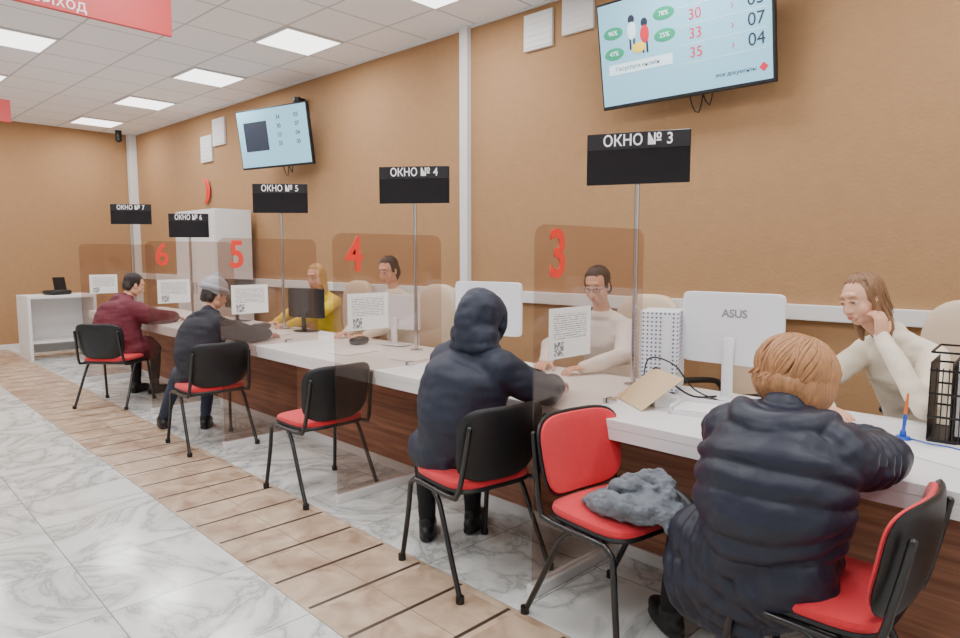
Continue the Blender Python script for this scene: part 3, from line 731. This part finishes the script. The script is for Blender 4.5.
g=grp('computer_tower',(-1.84,3.18,CZ),rad(20))
M().box((0,0,.22),(.2,.24,.42)).obj('case',MPERF,g,smooth=False,bevel=.008)
M().box((0.04,-.122,.22),(.04,.004,.38)).obj('front_strip',M_wsteel,g,smooth=False)
M().box((0,0,.005),(.17,.2,.01)).obj('feet',M_blackp,g,smooth=False)
m=M()
m.tube([(-1.84,3.03,.80),(-1.76,2.98,.93),(-1.66,2.98,.86),(-1.58,3.04,.80),(-1.5,3.12,.80)],.005,n=6,step=.02)
m.tube([(-1.86,3.03,.80),(-1.80,2.98,.97),(-1.68,3.02,.95),(-1.60,3.1,.82),(-1.36,3.02,.79)],.004,n=6,step=.02)
m.obj('power_cable',M_blackp)
g=grp('document_folder',(-1.70,2.82,CZ),rad(-35))
M().box((0,0,.0),(.32,.003,.25),mx=Matrix.Translation((0,0,.075))@Matrix.Rotation(rad(-55),4,'X')).obj('kraft_cover',M_kraft,g,smooth=False)
M().box((0,.05,.025),(.2,.12,.05)).obj('file_box',M_white,g,smooth=False,bevel=.003)
g=grp('paper_tray',(-1.40,2.84,CZ),rad(15))
M().box((0,0,.008),(.30,.22,.016)).box((0,.105,.02),(.30,.01,.04)).box((-.145,0,.02),(.01,.22,.04)).obj('tray',M_wsteel,g,smooth=False)
M().box((0,0,.02),(.27,.19,.006)).obj('sheets',M_paper,g,smooth=False)
def papers(x,y,rz,n=1,w=.21,l=.297):
    g=grp('paper_sheets',(x,y,CZ),rad(rz)); m=M()
    for i in range(n): m.box((random.uniform(-.01,.01),random.uniform(-.01,.01),.002+.003*i),(w,l,.002))
    m.obj('sheets',M_paper,g,smooth=False)
papers(-.86,2.82,10,2); papers(-.42,2.85,-20,1,.25,.3); papers(-1.12,2.75,30,2); papers(-2.5,2.75,10,3); papers(-4.15,2.75,5,2); papers(-5.6,2.85,-10,3); papers(-7.0,2.8,20,2); papers(-3.6,2.9,10,2)
g=grp('desk_organizer',(-.47,3.16,CZ),rad(5)); m=M()
for z in (.01,.1,.19,.28,.35):
    m.box((0,-.14,z),(.26,.006,.008)); m.box((0,.14,z),(.26,.006,.008)); m.box((-.13,0,z),(.006,.28,.008)); m.box((.13,0,z),(.006,.28,.008))
for i in range(14): m.box((-.13+.02*i,-.14,.15),(.004,.004,.28)); m.box((-.13,-.14+.0215*i,.15),(.004,.004,.28))
for x in(-.13,-.06,.0,.065,.13): m.box((x,.0,.16),(.004,.27,.3))
m.box((0,0,.006),(.26,.28,.01)); m.obj('wire_frame',M_blackp,g,smooth=False)
M().box((-.03,.01,.17),(.03,.22,.29)).box((.035,.01,.16),(.03,.22,.27)).obj('documents',M_paper,g,smooth=False)
g=grp('counter_pen',(-.66,2.98,CZ),0)
M().cyl((0,0,0),.03,.012,20,r2=.024).ell((0,0,.02),(.012,.012,.02)).obj('holder',M_blue,g)
M().tube([(0,0,.02),(.005,0,.1)],[.006,.007],n=10).obj('pen_barrel',M_blue,g)
M().tube([(.005,0,.1),(.009,0,.18)],[.007,.004],n=10).obj('pen_cap',M_orange,g)
M().tube([(.03,0,.006),(.1,-.03,.006),(.16,-.03,.006),(.24,-.06,.006),(.3,-.04,.006)],.003,n=6,step=.01).obj('pen_cord',M_blue,g)
for x,y,r in((-2.80,3.02,10),(-4.5,3.05,20),(-6.1,3.0,0),(-7.4,2.9,10)):
    g=grp('card_terminal',(x,y,CZ),rad(r))
    M().ell((0,0,.03),(.05,.09,.028),e1=.5,e2=.5).obj('body',M_blackp,g); M().box((0,.03,.058),(.06,.05,.004)).obj('display',M_sdark,g,smooth=False)
# jacket lying on the empty chair
JX,JY=.03,.02
def J(x,y,z): return (x+JX,y+JY,z)
g=grp('folded_jacket',(-1.39,2.22,.5))
m=M()
m.ell(J(-1.41,2.19,.525),(.19,.17,.032),e2=.7); m.ell(J(-1.44,2.28,.555),(.12,.08,.045)); m.ell(J(-1.34,2.17,.56),(.11,.10,.04))
m.tube([J(-1.52,2.08,.535),J(-1.42,2.04,.565),J(-1.29,2.08,.555),J(-1.20,2.14,.525)],[.034,.046,.040,.03],n=12,step=.02)
m.tube([J(-1.48,2.24,.59),J(-1.37,2.30,.605),J(-1.28,2.22,.59)],[.034,.045,.035],n=12,step=.02)
m.tube([J(-1.50,2.16,.575),J(-1.41,2.15,.605),J(-1.33,2.2,.60),J(-1.27,2.27,.56)],[.022,.03,.028,.022],n=12,step=.02)
m.tube([J(-1.32,2.22,.555),J(-1.21,2.18,.53),J(-1.145,2.16,.46),J(-1.15,2.15,.39)],[(.10,.032),(.10,.026),(.08,.018),(.06,.014)],n=14,step=.02,hint=V((.3,1,0)))
m.blob('jacket_cloth',M_greyc,g,.006,disp=lambda co:.013*noise.noise(V((co.x*26,co.y*11,co.z*12)))+.012*noise.noise(V((co.x*16,co.y*34,co.z*20)))+.005*noise.noise(co*70),it=1)
M().tube([J(-1.30,2.26,.61),J(-1.20,2.22,.59),J(-1.12,2.16,.54),J(-1.10,2.12,.46),J(-1.12,2.08,.41)],[(.016,.004)]*5,n=8,step=.02,hint=V((.3,1,0))).obj('strap',M_blackp,g,world=True)

# ------------------------------------------------------------ camera / world
cd=bpy.data.cameras.new('camera'); cam=bpy.data.objects.new('camera',cd); bpy.context.collection.objects.link(cam)
p=math.atan(64/665); a=rad(44.5)
F=V((-math.cos(a)*math.cos(p),math.sin(a)*math.cos(p),-math.sin(p))); R=V((math.sin(a),math.cos(a),0)); U=R.cross(F)
mx=Matrix((R,U,-F)).transposed().to_4x4(); mx.translation=V((0,0,1.5)); cam.matrix_world=mx
cd.sensor_width=36; cd.lens=665/960*36; cd.clip_start=.05
bpy.context.scene.camera=cam
w=bpy.data.worlds.new('world'); bpy.context.scene.world=w; w.use_nodes=True
w.node_tree.nodes['Background'].inputs[0].default_value=(.9,.92,1,1); w.node_tree.nodes['Background'].inputs[1].default_value=.5
